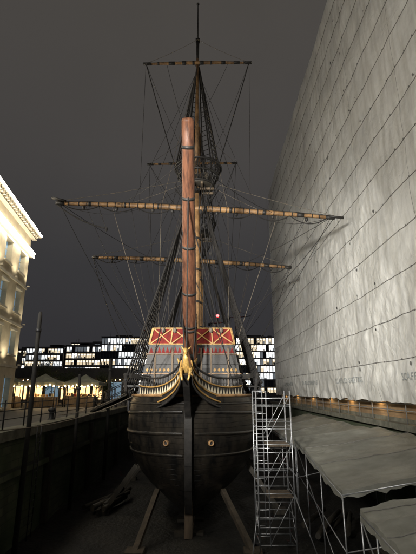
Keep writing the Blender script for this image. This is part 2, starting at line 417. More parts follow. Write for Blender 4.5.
for s in(-1,1):
    ch.mat('dark'); ch.beam((AX+s*1.9,22.0,.55),(AX+s*3.0,20.9,.68),.2,.22)
    ch.box((AX+s*3.3,25.6,.2),(.95,5.0,.12)); ch.box((AX+s*3.35,35.6,.35),(.95,5.0,.12))
    ax_=AX+s*3.25
    ch.mat('iron'); ch.tube([(ax_,20.9,.5),(ax_+s*.1,22.6,-.5)],.06,6)
    ch.tube([(ax_-.0,22.1,-1.05),(ax_+s*.1,22.7,-.6),(ax_+s*.15,22.9,.05)],[.03,.08,.03],6)
    ch.mat('dark'); ch.beam((ax_-s*.1,20.7,-.1),(ax_+s*.1,21.3,.8),.12,.12)
    z=-2.25; Y=19
    while hb(Y,z)<.95: Y+=.02
    c=Vector((AX+s*.97,Y-.05,z)); ax=Vector((s*.45,-1,0)).normalized()
    ch.mat('spar'); ch.lathe(c,[(.075,.0),(.075,.10),(.09,.12),(.115,.11),(.12,.05),(.12,-.1)],16,ax)
    ch.mat('tear'); ch.lathe(c,[(.001,.03),(.08,.03)],16,ax)
ch.obj('deck_fittings',ship)

# bowsprit
bs=MB().mat('sprit')
b0=Vector((-.92,22.2,-.05)); b1=Vector((-.745,13.0,9.55))
pts=[b0.lerp(b1,t/12) for t in range(13)]
bs.tube(pts,[.38-.155*(t/12) for t in range(13)],24)
d=(b1-b0).normalized()
bs.mat('dark')
for t in(.30,.315,.45,.62,.78,.93):
    c=b0.lerp(b1,t); r=.38-.155*t+.015
    bs.tube([c-d*.06,c+d*.06],r,20)
bs.mat('sprit')
c=b1; bs.lathe(c,[(.225,-.02),(.2,.06),(.12,.10),(.001,.11)],20,d)
bs.obj('bowsprit',ship)

# masts
FY=24.0; MY=34.0; ZY=43.0; FX=-.74; MX=-.80
ms=MB().mat('spar')
def mast(x,y,z0,levels):
    for (a,b,r0,r1,mt) in levels:
        ms.mat(mt); ms.tube([(x,y,a),(x,y,(a+b)/2),(x,y,b)],[r0,(r0+r1)/2,r1],14)
mast(FX,FY,0,[(0,13.4,.27,.2,'spar'),(22.3,24.4,.09,.12,'dark'),(24.4,27.6,.06,.035,'dark')])
ms.mat('spar'); ms.tube([(FX,FY-.32,12.2),(FX,FY-.32,22.4)],[.15,.09],12)
mast(MX,MY,0,[(-.2,13.6,.32,.22,'spar'),(24,27,.05,.03,'dark')])
ms.mat('spar'); ms.tube([(MX,MY-.34,12.6),(MX,MY-.34,24)],[.17,.08],12)
mast(-.9,ZY,0,[(1,13,.2,.08,'spar')])
ms.mat('dark')
for (x,y,z) in((FX,FY-.16,13.2),(FX,FY-.1,22.2),(MX,MY-.16,13.5),(FX,FY-.16,12.2),(FX,FY,24.3)):
    ms.box((x,y,z),(.42,.75,.16) if z<20 else (.3,.35,.14))
ms.lathe((FX,FY,27.6),[(.001,.16),(.08,.12),(.11,.05),(.08,0),(.001,-.01)],10)
for z in(3,5,7,9): ms.tube([(FX,FY,z),(FX,FY,z+.12)],.30,14); ms.tube([(MX,MY,z),(MX,MY,z+.12)],.34,14)
ms.obj('masts',ship)
tp=MB()
def top(x,y,z,r0,r1,h):
    tp.mat('wetwood'); tp.lathe((x,y,z),[(.25,-.05),(r0,0),(r0,.1),(.25,.1)],24)
    tp.mat('dark')
    for zz,rr in((.12,r0+.02),(h*.55,(r0*.45+r1*.55)),(h,r1)):
        tp.tube([(x+rr*math.cos(a*math.pi/14),y+rr*math.sin(a*math.pi/14),z+zz) for a in range(29)],.07,6)
    for a in range(20):
        t=a*math.pi/10
        tp.tube([(x+r0*math.cos(t),y+r0*math.sin(t),z+.05),(x+r1*math.cos(t),y+r1*math.sin(t),z+h)],.04,5)
    tp.mat('rope')
    for a in range(40):
        t=a*math.pi/20
        for q in(-.3,.3): tp.rope((x+r0*math.cos(t),y+r0*math.sin(t),z+.1),(x+r1*math.cos(t+q),y+r1*math.sin(t+q),z+h),.018)
    tp.mat('wood')
    for s in(-1,1):
        tp.beam((x+s*.25,y-r0,z-.12),(x+s*.25,y+r0,z-.12),.12,.14); tp.beam((x-r0,y+s*.3,z-.2),(x+r0,y+s*.3,z-.2),.12,.14)
top(FX+.1,FY-.1,12.5,1.0,1.5,1.35); top(MX,MY-.1,12.9,1.1,1.5,1.3)
tp.mat('hemp')
for s in(-1,1):
    tp.tube([(FX+s*.4,FY-.7,12.7),(FX+s*.75,FY-.6,13.1),(FX+s*.6,FY-.5,13.4)],[.16,.2,.1],8)
tp.obj('fighting_tops',ship)

# yards
yd=MB(); rg=MB()
def yard(a,b,rc,rt,y,foot=True,blk=4,mt='spar'):
    a=Vector(a); b=Vector(b); N=16; pts=[]; rs=[]
    for i in range(N+1):
        t=i/N; pts.append(a.lerp(b,t)-Vector((0,0,.16*(abs(t-.5)*2)**2*(1 if foot else .3)))); q=abs(t-.5)*2; rs.append(rc*(1-q**1.6)+rt*q**1.6)
    yd.mat(mt); yd.tube(pts,rs,10)
    yd.mat('dark')
    dd=(b-a).normalized()
    def P_(t): return a.lerp(b,t)-Vector((0,0,.16*(abs(t-.5)*2)**2*(1 if foot else .3)))
    for t in(.015,.985): c=P_(t); yd.tube([c-dd*.28,c+dd*.28],rt+.035,8)
    for t in(.12,.25,.37,.46,.54,.63,.75,.88):
        c=P_(t); q=abs(t-.5)*2; r=rc*(1-q**1.6)+rt*q**1.6; w_=random.uniform(.05,.22); yd.tube([c-dd*w_,c+dd*w_],r+.018,8)
    if foot:
        rg.mat('rope')
        st=[.03,.16,.29,.42]; 
        for sd in(0,1):
            for p,q in zip(st,st[1:]):
                u,v=(p,q) if sd==0 else (1-p,1-q)
                A=P_(u)-Vector((0,.05,.12)); B=P_(v)-Vector((0,.05,.12))
                rg.rope(A,B,.034,.34+random.uniform(-.05,.12))
        for t in(.1,.22,.35,.42,.58,.65,.78,.9):
            c=P_(t)-Vector((0,0,.26)); yd.mat('dark'); yd.lathe(c,[(.001,-.17),(.09,-.09),(.11,0),(.09,.09),(.001,.17)],8)
        yd.mat('rope')
        for k in range(34):
            t=.05+.9*k/33+random.uniform(-.008,.008); c=P_(t); q=abs(t-.5)*2; r=rc*(1-q**1.6)+rt*q**1.6
            yd.tube([c-dd*.03,c+dd*.03],r+.014,8,False)
            if k%3==0: yd.rope(c+Vector((0,-.1,0)),c+Vector((random.uniform(-.15,.15),-.12,-random.uniform(.3,.6))),.016)
        yd.tube([P_(k/40)+Vector((0,-.03,(rc*(1-abs(k/20-1)**1.6)+rt*abs(k/20-1)**1.6)+.02+.02*math.sin(k*1.7))) for k in range(41)],.022,5)
fyl=Vector((-9.65,23.9,11.6)); fyr=Vector((7.95,23.9,10.6))
yard(fyl,fyr,.19,.10,FY-.4)
ftl=Vector((-4.3,23.5,21.85)); ftr=Vector((2.85,23.5,21.95)); yard(ftl,ftr,.11,.06,0,foot=False)
myl=Vector((-9.95,33.6,11.15)); myr=Vector((7.1,33.6,10.25)); yard(myl,myr,.2,.10,0)
mtl=Vector((-5.4,33.5,20.0)); mtr=Vector((2.55,33.5,20.1)); yard(mtl,mtr,.11,.07,0,foot=False)
yd.mat('dark'); yd.tube([(-9.9,23.75,11.75),(-9.0,23.7,11.5)],[.09,.09],8)
yd.mat('dark'); yd.tube([(7.6,23.8,10.5),(8.5,23.8,10.4)],[.08,.09],8)
yd.mat('spar'); yd.tube([(-.6,38.5,5.5),(-.6,43,10.5),(-.6,47,15.5)],[.08,.12,.06],8)
yd.obj('yards',ship)

# rigging
rg.mat('rope')
def shrouds(x,y,zt,s,xb,zb,y0,n,dy,r=.05,xt=.22,rat=.42):
    tops=[];bots=[]
    for i in range(n):
        a=Vector((x+s*xt,y+.05*i,zt)); b=Vector((AX+s*xb,y0+i*dy,zb)); rg.rope(a,b,r); tops.append(a); bots.append(b)
        rg.rope(b,b+Vector((-s*.35,0,-.9)),.035)
        rg.lathe(b+Vector((0,0,.08)),[(.001,-.1),(.09,-.06),(.12,0),(.09,.06),(.001,.1)],8)
        rg.lathe(b+(a-b).normalized()*.5,[(.001,-.1),(.09,-.06),(.12,0),(.09,.06),(.001,.1)],8)
    k=int((zt-zb)/rat)
    for j in range(2,k-1):
        t=j/k
        for p in range(n-1):
            rg.rope(bots[p].lerp(tops[p],t),bots[p+1].lerp(tops[p+1],t),.024,.02,k=3)
for s in(-1,1):
    shrouds(FX,FY,12.4,s,3.72,.32,23.0,7,.75,r=.048)
    shrouds(MX,MY,12.8,s,3.8,.45,33.2,7,.75,r=.05)
    shrouds(-.9,ZY,11.5,s,2.3,2.8,42.6,3,.6,r=.03)
    for (x,y,z,zt,R0) in((FX+.05,FY-.1,13.8,21.8,1.45),(MX,MY-.1,14.1,23.4,1.45)):
        T=[];B=[]
        for i in range(5):
            a=Vector((x+s*.08,y-.1+.08*i,zt)); b=Vector((x+s*R0*math.cos(R(-45+30*i)),y+R0*math.sin(R(-45+30*i)),z)); rg.rope(a,b,.045); T.append(a);B.append(b)
        for j in range(1,22):
            for p in range(4): rg.rope(B[p].lerp(T[p],j/23),B[p+1].lerp(T[p+1],j/23),.028)
        for b in B: rg.rope(b-Vector((0,0,1.2)),(x+s*.3,y,z-3.2),.035)
    rg.mat('hemp')
    for (e,c) in((fyl if s<0 else fyr,(FX,FY,13.3)),(fyl.lerp(fyr,.25) if s<0 else fyl.lerp(fyr,.75),(FX,FY,13.3)),
                 (myl if s<0 else myr,(MX,MY,13.4)),
                 (ftl if s<0 else ftr,(FX,FY-.3,24.1)),(mtl if s<0 else mtr,(MX,MY,24))):
        rg.rope(e,c,.0165,.12)
    rg.mat('rope')
    e=fyl if s<0 else fyr
    rg.rope(e,(MX,MY-.3,9.2),.02,.5); rg.rope(e+Vector((-s*.2,0,-.1)),(AX+s*2.6,30,1.1),.02,.6)
    rg.rope(e,(FX+s*.2,FY-.3,13.1),.016,1.6)
    e2=ftl if s<0 else ftr
    rg.rope(e2,(FX+s*1.3,FY,13.7),.030,.1); rg.rope(e2,(MX,MY,18.5),.016,.6); rg.rope(e2,fyl.lerp(fyr,.3 if s<0 else .7),.015,.4)
    e3=myl if s<0 else myr
    rg.rope(e3,(AX+s*2.3,41,2.9),.022,.6); rg.rope(e3,(AX+s*3.2,33,1.0),.02,.9)
    e4=mtl if s<0 else mtr
    rg.rope(e4,myl.lerp(myr,.3 if s<0 else .7),.018,.3); rg.rope(e4,(MX,MY+8,13),.016,.3); rg.rope(e4,(MX+s*.9,MY,14.2),.02,.2)
    for i_,q in enumerate((.10,.20,.27,.33,.38,.42,.46)):
        u=q if s<0 else 1-q
        rg.mat('hemp' if i_%3==1 else 'rope')
        rg.rope(fyl.lerp(fyr,u),(AX+s*(1.7+q),23.0+q*3,3.1 if q>.3 else 1.0),.0155,.1)
        rg.rope(myl.lerp(myr,u),(AX+s*(2.2),33+q*3,1.0),.016,.1)
        rg.rope((FX+s*.1,FY-.2,21+q),fyl.lerp(fyr,u if q>.2 else .5),.015,.08)
        rg.rope((MX+s*.1,MY-.2,22+q),myl.lerp(myr,u if q>.2 else .5),.016,.08)
    rg.mat('rope')
    for q in range(4):
        rg.rope((FX+s*(.15+.12*q),FY-.6,12.6),(AX+s*(.7+.45*q),22.2,3.2),.02,.05)
        rg.rope((MX+s*(.15+.15*q),MY-.6,13.0),(AX+s*(1.0+.4*q),31,.8),.022,.05)
        rg.lathe((FX+s*(.3+.2*q),FY-.9,10.5-q*.9),[(.001,-.16),(.08,-.08),(.10,0),(.08,.08),(.001,.16)],8)
    rg.rope(b0.lerp(b1,.9),fyl.lerp(fyr,.5+s*.28),.017,.25); rg.rope(b0.lerp(b1,.95),ftl.lerp(ftr,.5+s*.3),.016,.2)
    rg.rope(b0.lerp(b1,.75),beakpt(.85,.5,s),.024)
    rg.rope(b0.lerp(b1,.55),beakpt(.95,.5,s),.02)
rg.rope((-9.65,23.9,11.4),(-6.0,22.6,9.2),.04,.25); rg.lathe((-6.0,22.6,9.15),[(.001,-.16),(.07,-.08),(.08,0),(.07,.08),(.001,.16)],8)
rg.rope((-6,22.6,9.2),(-6.9,23.8,11.2),.022,.1)
rg.rope((-9.9,33.5,11),(-6.2,31,3),.024,.6); rg.rope((7.9,23.9,10.4),(2.4,24,4.5),.02,.5)
rg.rope(b0.lerp(b1,.97),(FX,FY-.5,21.6),.035); rg.rope(b0.lerp(b1,.72),(FX,FY-.3,12.6),.055); rg.rope((FX,FY,13.0),(MX,MY,23.4),.034)
rg.rope((AX,23.3,2.6),(MX,MY,12.8),.06); rg.rope((MX,MY,3),(-.9,ZY,12),.03)
rg.rope(b0.lerp(b1,.82),(AX,16.6,.4),.03)
for k in range(6):
    c=b0.lerp(b1,.30+.012*k); 
    for s in(-1,1): rg.rope(c+Vector((s*.32,0,0)),(AX+s*.1,18.3,.0),.022)
rg.obj('rigging',ship)

# ------------------------------------------------------------ shores, blocks
def shore(a,b,w=.22,mt='wetwood'):
    m=MB().mat(mt); m.beam(a,b,w,w); a=Vector(a); m.box((a.x,a.y,FL+.1),(.7,.7,.2)); m.obj('timber_shore')
M['shorewood']=surf('shore_timber',(.085,.066,.045),(.032,.026,.018),scale=2.5,stretch=(2,2,.5),rough=.8)
for s in(-1,1):
    shore((AX+s*(2.0 if s<0 else 2.6),18.2,FL+.1),(AX+s*1.55,21.4,-4.6),mt='shorewood')
    for y in(24,28,32,36,40): shore((AX+s*4.6,y,FL+.1),(AX+s*3.0,y,-3.9),.24)
kb=MB().mat('wetwood')
for i in range(14): kb.box((AX,20.6+i*2,FL+.02),(1.3,.4,.22))
kb.obj('keel_blocks')
def logs(cx,cy,n,L,ang,r):
    m=MB().mat('wetwood')
    for i in range(n):
        a=ang+random.uniform(-.25,.25); dx,dy=math.cos(a)*L/2,math.sin(a)*L/2
        x=cx+random.uniform(-.8,.8); y=cy+random.uniform(-.8,.8); z=FL+.15+random.uniform(0,.35)
        m.tube([(x-dx,y-dy,z),(x+dx,y+dy,z+random.uniform(-.1,.25))],[r,r*.9],8)
    m.obj('timber_pile')
logs(-5.2,25,8,2.8,1.3,.13); logs(5.6,21,5,2.2,1.0,.12)

# ------------------------------------------------------------ scaffold access tower
sc_=MB().mat('steel')
x0,x1=2.0,3.42; y0,y1=17.9,19.2; zt=-.05
for x in(x0,x1):
    for y in(y0,y1): sc_.tube([(x,y,FL+.12),(x,y,zt+.02)],.028,8)
for y in(y0,y1):
    sc_.tube([(x0+.42,y,FL+.4),(x0+.42,y,zt)],.022,8)
    z=FL+.45
    while z<zt:
        sc_.tube([(x0,y,z),(x1 if int((z-FL)*2.2)%2==0 else x0+.42,y,z)],.018,6); z+=.30
    for k in range(3):
        za=FL+.5+k*1.9
        sc_.tube([(x0+.42,y-.03,za),(x1,y-.03,za+1.7)],.016,6)
for x in(x0,x1):
    for k in range(7): sc_.tube([(x,y0,FL+.5+k*.85),(x,y1,FL+.5+k*.85)],.018,6)
    sc_.tube([(x,y0,FL+.5),(x,y1,FL+2.3)],.016,6); sc_.tube([(x,y1,FL+2.6),(x,y0,FL+4.5)],.016,6)
sc_.mat('wood')
for z in(-2.2,-4.1): sc_.box(((x0+x1)/2+.2,(y0+y1)/2,z),(.95,1.2,.05))
sc_.mat('iron')
for x in(x0,x1):
    for y in(y0,y1): sc_.box((x,y,FL+.08),(.2,.2,.1))
sc_.mat('steel'); sc_.tube([(x0-.4,17.2,FL+.08),(x0,y0,-4.2)],.022,6); sc_.tube([(x1+.7,17.2,FL+.08),(x1,y0,-4.0)],.022,6)
sc_.obj('scaffold_tower')

# ------------------------------------------------------------ sheeted building at right
tb=empty('sheeted_scaffold_building')
TX=9.5; TZ0=-.6; TZ1=29.6; TY0=3.0; TY1=59.0; SP=2.05
def tarpx(y,z):
    v=(z-TZ0)/SP; f=v-math.floor(v); row=math.floor(v)
    bow=.05*math.sin(math.pi*f)*(1+.6*noise.noise((y*.3,row*3.1,2)))
    h=.09*noise.noise((y*.13,z*.2,3))+.05*noise.noise((y*.55,z*.5,7))
    a=1.7 if z<5 else .9
    c1=abs(noise.noise((y*.8+z*.55,z*.5-y*.35,11)))*.07*a
    c2=abs(noise.noise((y*1.9-z*1.1,z*1.6+y*.4,21)))*.045*a
    low=max(0,1-(z-TZ0)/2.8)*.16*noise.noise((y*1.2,z*.9,5))
    return TX-bow-h-c1-c2-low
tm=MB().mat('tarp')
NY,NZ=420,220; P=[]
for i in range(NY+1):
    y=TY0+(TY1-TY0)*i/NY; row=[]
    for j in range(NZ+1):
        z=TZ0+(TZ1-TZ0)*j/NZ
        if j==0: z+=.16*noise.noise((y*.9,0,2))+.05*noise.noise((y*2.9,1,1))
        row.append((tarpx(y,z),y,z))
    P.append(row)
tm.grid(P)
P=[]
for i in range(31):
    x=TX+20*i/30; P.append([(tarpx(TY1,TZ0+(TZ1-TZ0)*j/60) if i==0 else x,TY1+(.12*noise.noise((x,j*.3,1)) if i else 0),TZ0+(TZ1-TZ0)*j/60) for j in range(61)][::-1])
tm.grid(P)
tm.poly([(TX+.02,TY0,TZ1+.05),(TX+20,TY0,TZ1+.05),(TX+20,TY1,TZ1+.05),(TX+.02,TY1,TZ1+.05)])
tm.obj('sheeting',tb)
sm=MB().mat('seam')
k=1
while TZ0+k*SP<TZ1+.1:
    z=TZ0+k*SP
    sm.tube([(tarpx(TY0+(TY1-TY0)*i/NY,z)-.012,TY0+(TY1-TY0)*i/NY,z+.06*noise.noise((i*.07,z,1))) for i in range(NY+1)],.021,5); k+=1
for y in [TY0+2+6.15*i for i in range(10)]:
    sm.tube([(tarpx(y,TZ0+(TZ1-TZ0)*j/160)+.004,y+.04*noise.noise((j*.2,y,1)),TZ0+(TZ1-TZ0)*j/160) for j in range(161)],.012,4)
sm.obj('seams',tb)
tr=MB()
for k in range(100):
    y=random.uniform(TY0+1,TY1-1); z=TZ0+SP*random.randint(1,14)+random.choice([-.25,.2,.25,random.uniform(-1,1)]); x=tarpx(y,z)-.05
    tr.mat('tear' if random.random()<.55 else 'seam'); a=random.uniform(.04,.12); n=7
    tr.poly([(x+random.uniform(-.01,.01),y+a*math.cos(2*math.pi*j/n)*random.uniform(.6,1.2),z+a*math.sin(2*math.pi*j/n)*random.uniform(.6,1.5)) for j in range(n)])
for k in range(1,14):
    for i in range(54):
        if random.random()<.35: continue
        y=TY0+1+1.02*i+random.uniform(-.1,.1); z=TZ0+k*SP; x=tarpx(y,z)-.04; tr.mat('seam'); tr.box((x,y,z),(.03,.05,.08))
tr.obj('ties_and_tears',tb)
def text(body,y,z,size):
    cu=bpy.data.curves.new('print','FONT'); cu.body=body; cu.size=size; cu.extrude=.004; cu.space_character=1.15
    o=bpy.data.objects.new('printed_lettering',cu); scene.collection.objects.link(o)
    o.matrix_world=Matrix(((0,0,-1,TX-.36),(-1,0,0,y),(0,1,0,z),(0,0,0,1)))
    cu.materials.append(M['print'])
    bpy.context.view_layer.update()
    dg_=bpy.context.evaluated_depsgraph_get(); me=bpy.data.meshes.new_from_object(o.evaluated_get(dg_))
    mw=o.matrix_world.copy(); bpy.data.objects.remove(o)
    me.transform(mw)
    for v in me.vertices: v.co.x=tarpx(v.co.y,v.co.z)-.05-(.0 if v.co.x>TX-.36 else .006)
    o2=bpy.data.objects.new('printed_lettering',me); scene.collection.objects.link(o2); o2.parent=tb
for y in(20.5,31,42,52): text('SCAFFOLD SHEETING',y,.45,.5)
bw=MB().mat('ochre')
bw.box((10.35,31,-.9),(.5,56,1.5))
bw.mat('stone'); bw.box((10.2,31,ST+.12),(.3,56,.22))
bw.mat('steel')
for i in range(26): bw.tube([(9.75,4+2.15*i,ST+.02),(9.75,4+2.15*i,.6)],.03,6)
bw.tube([(9.72,3,-1.0),(9.72,59,-1.0)],.025,6)
bw.mat('wetwood'); bw.box((9.62,31,-.66),(.25,56,.05))
bw.mat('concrete'); bw.box((20.2,31,14),(18.9,55,30.9))
bw.obj('base_wall',tb)

# ------------------------------------------------------------ canvas covered work shelters at right
def shelter(A,B,C,D,n=36,seed=0):
    m=MB().mat('canvas'); A,B,C,D=map(Vector,(A,B,C,D)); P=[]
    for i in range(n+1):
        u=i/n; row=[]
        for j in range(n+1):
            v=j/n; p=A.lerp(B,u).lerp(D.lerp(C,u),v)
            sag=-.14*math.sin(math.pi*((v*3)%1))*(.5+.5*math.sin(math.pi*u))
            p=p+Vector((0,0,sag+.06*noise.noise((u*5+seed,v*7,0))+.05*abs(noise.noise((u*12+v*5,v*9-u*4,seed)))+.02*noise.noise((u*26,v*26,seed)))); row.append(p)
        P.append(row)
    m.grid(P)
    H=[[P[0][j],P[0][j]+Vector((-.03+.06*noise.noise((j*.5,seed,0)),0,-.28-.12*noise.noise((j*.4,1,seed))))] for j in range(n+1)]
    m.grid(H)
    H=[[P[i][0],P[i][0]+Vector((0,-.03+.05*noise.noise((i*.5,seed,0)),-.22-.14*noise.noise((i*.4,1,seed))))] for i in range(n+1)]
    m.grid(H)
    m.mat('seam')
    for j in(12,24): m.tube([P[i][j]+Vector((0,0,.01)) for i in range(n+1)],.014,5)
    m.mat('steel')
    for v in(0,.33,.66,1):
        a=A.lerp(D,v); b=B.lerp(C,v); off=Vector((0,0,-.14))
        m.tube([a+off,b+off],.03,6); m.tube([a+off,(a.x,a.y,FL)],.026,6); m.tube([b+off,(b.x,b.y,FL)],.026,6)
    t=-.16
    m.tube([A+Vector((0,0,t)),D+Vector((0,0,t))],.03,6); m.tube([B+Vector((0,0,t)),C+Vector((0,0,t))],.03,6)
    mid=Vector((0,0,-1.7)); m.tube([A+mid,D+mid],.022,6)
    m.tube([A+mid,B+mid],.022,6); m.tube([Vector((A.x,A.y,FL+.2)),D+Vector((0,0,-.3))],.02,6)
    m.obj('canvas_shelter')
shelter((4.15,14.0,-3.0),(9.3,13.3,-2.0),(9.4,24,-1.95),(4.75,24,-2.5),seed=1)
shelter((4.1,9.2,-3.35),(7.2,9.0,-2.6),(7.2,12.6,-2.6),(4.2,12.6,-3.15),n=26,seed=5)
shelter((5.0,25,-3.0),(9.3,25,-2.1),(9.4,40,-2.1),(5.2,40,-2.9),seed=9)
pl=MB().mat('wetwood')
for k in range(6): pl.beam((5.5+.4*k,11,FL+.9+.04*k),(5.6+.4*k,16,FL+.95),.32,.05)
for x in(5.6,7.2):
    for y in(11.6,15.4): pl.beam((x,y,FL),(x,y,FL+.88),.1,.1)
pl.obj('workbench')

# ------------------------------------------------------------ left quay
rl=MB().mat('iron')
for i in range(24):
    y=14+i*2.0; rl.tube([(-8.5,y,ST+.07),(-8.5,y,ST+1.15)],.035,6); rl.lathe((-8.5,y,ST+1.2),[(.001,.06),(.06,0),(.001,-.06)],8)
for z in(.45,.8,1.1): rl.rope((-8.5,14,ST+z),(-8.5,60,ST+z),.022)
rl.obj('quay_railing')
def pile(x,y,zt,r=.13):
    m=MB().mat('pile'); m.tube([(x,y,FL-.1),(x+.03,y,(zt+FL)/2),(x,y,zt-.15),(x,y,zt)],[r*1.1,r,r*.9,r*.6],10); m.mat('iron'); m.tube([(x,y,zt-.9),(x,y,zt-.75)],r+.02,10); m.obj('mooring_pile')
pile(-7.45,18,3.35,.10); pile(-7.45,32,2.3,.12); pile(-7.45,24.5,.9,.10); pile(-7.4,44,1.6,.15)
gw=MB().mat('wetwood')
ga=Vector((-8.3,31.5,ST+.15)); gb=Vector((-4.0,30.0,.35))
gw.beam(ga,gb,1.1,.1); gw.mat('iron')
for s in(-.55,.55):
    for z in(.5,1.0): gw.tube([ga+Vector((0,s,z)),gb+Vector((0,s,z))],.025,6)
    for k in range(7): p=ga.lerp(gb,k/6)+Vector((0,s,0)); gw.tube([p,p+Vector((0,0,1.0))],.025,6)
gw.obj('gangway')
mr=MB().mat('hemp'); mr.rope((-8.3,24,ST+.3),(-3.9,23.2,.2),.018,.3); mr.rope((-8.3,16,ST+.2),(-3.8,21.7,-.3),.02,.4); mr.obj('mooring_rope')
def bollard(x,y):
    m=MB().mat('iron'); m.lathe((x,y,ST),[(.22,0),(.2,.08),(.13,.15),(.12,.45),(.2,.55),(.2,.62),(.1,.7),(.001,.72)],14); m.obj('mooring_bollard')
bollard(-8.7,16); bollard(-8.7,24); bollard(-8.7,40)
hr=MB().mat('steel')
for k in range(3): hr.tube([(-5.6+.0*k,12.9+k*.9,FL),(-5.6,12.9+k*.9,FL+1.0)],.025,6)
hr.tube([(-5.6,12.7,FL+1.0),(-5.6,14.9,FL+1.0)],.025,6); hr.tube([(-5.6,12.7,FL+.5),(-5.6,14.9,FL+.5)],.02,6); hr.obj('handrail')

# ------------------------------------------------------------ left cream building
lb=empty('stone_warehouse_building')
M['led']=emit('cornice_light_strip',(1,.92,.78),46,True)
M['winb']=emit('window_glass_lit',(.25,.42,.6),.35)
M['winw']=emit('window_warm',(1,.72,.35),1.2)
B0=Vector((-16.6,36.2,0)); dirn=Vector((.136,-1,0)).normalized(); nr=Vector((dirn.y*-1,dirn.x,0)); 
if nr.x<0: nr=-nr
q=Matrix((( nr.x,dirn.x,0),(nr.y,dirn.y,0),(0,0,1)))
H=14.0
def W(a,o,z): return B0+dirn*a+nr*o+Vector((0,0,z))
LN=28.0
wm=MB().mat('cream')
def wbox(mb,a0,a1,o0,o1,z0_,z1_): mb.box(W((a0+a1)/2,(o0+o1)/2,(z0_+z1_)/2),(abs(o1-o0),abs(a1-a0),z1_-z0_),q)
bay=3.5; ww=1.5; floors=[(ST,1.9,.3,2.6),(1.95,5.4,.9,2.9),(5.45,8.9,.9,2.9),(8.95,12.2,.9,2.7)]
nb=int(LN/bay)
wbox(wm,0,LN,-14,-.6,ST,H-.3)
for fi,(za,zb,s0,s1) in enumerate(floors):
    wbox(wm,0,LN,-.6,0,za,za+s0); wbox(wm,0,LN,-.6,0,za+s1,zb+.05)
    for b in range(nb+1):
        c=b*bay; a0=max(0,c-(bay-ww)/2); a1=min(LN,c+(bay-ww)/2); wbox(wm,a0,a1,-.6,-.001,za+s0,za+s1)
    wm.mat('limestone'); wbox(wm,-.1,LN,0,.12,zb-.12,zb+.08); 
    for b in range(nb):
        c=(b+.5)*bay
        wm.mat('limestone'); wbox(wm,c-ww/2-.18,c+ww/2+.18,0,.14,za+s0-.14,za+s0); wbox(wm,c-ww/2-.15,c+ww/2+.15,0,.09,za+s1,za+s1+.2)
        wm.mat('winb' if random.random()<.75 or fi==0 else 'winw'); wbox(wm,c-ww/2,c+ww/2,-.5,-.42,za+s0,za+s1)
        wm.mat('limestone'); wbox(wm,c-.03,c+.03,-.42,-.36,za+s0,za+s1); 
        for zz in(.33,.66): wbox(wm,c-ww/2,c+ww/2,-.42,-.37,za+s0+(s1-s0)*zz-.025,za+s0+(s1-s0)*zz+.025)
    wm.mat('cream')
wbox(wm,0,LN,-.6,0,12.2,H)
wm.mat('limestone'); wbox(wm,-.6,LN,-14,.75,H,H+.3); wbox(wm,-.4,LN,0,.4,H-.35,H); wbox(wm,-.35,LN,0,.35,11.9,12.25)
for k in range(56): wbox(wm,k*.5,k*.5+.22,.4,.62,H-.25,H)
wm.mat('cream'); wbox(wm,0,LN,-13.5,-.3,H+.3,H+1.3)
wm.obj('walls_and_windows',lb)
ls=MB().mat('led'); wbox(ls,-.3,LN,.36,.44,12.26,12.33); wbox(ls,-.5,LN,.76,.80,H+.05,H+.22)
wbox(ls,-.1,LN,.40,.46,11.82,11.88)
ls.obj('cornice_lights',lb)
wf=MB()
for k in range(4):
    for zz,en in((1.98,55),(5.5,22),(8.98,50)):
        p=W(k*bay+.02,.25,zz+.10); wf.mat('limestone'); wf.box(p,(.2,.16,.10),q)
        L=bpy.data.lights.new('facade_uplight','SPOT'); L.energy=en*3; L.spot_size=R(120); L.spot_blend=.9; L.color=(1,.88,.66); L.shadow_soft_size=.1
        o=bpy.data.objects.new('facade_uplight',L); o.location=p+nr*.6+Vector((0,0,.1)); o.rotation_euler=(Vector((-nr.x*.35,-nr.y*.35,1))).to_track_quat('-Z','Y').to_euler(); scene.collection.objects.link(o); o.parent=lb
wf.obj('uplight_fittings',lb)

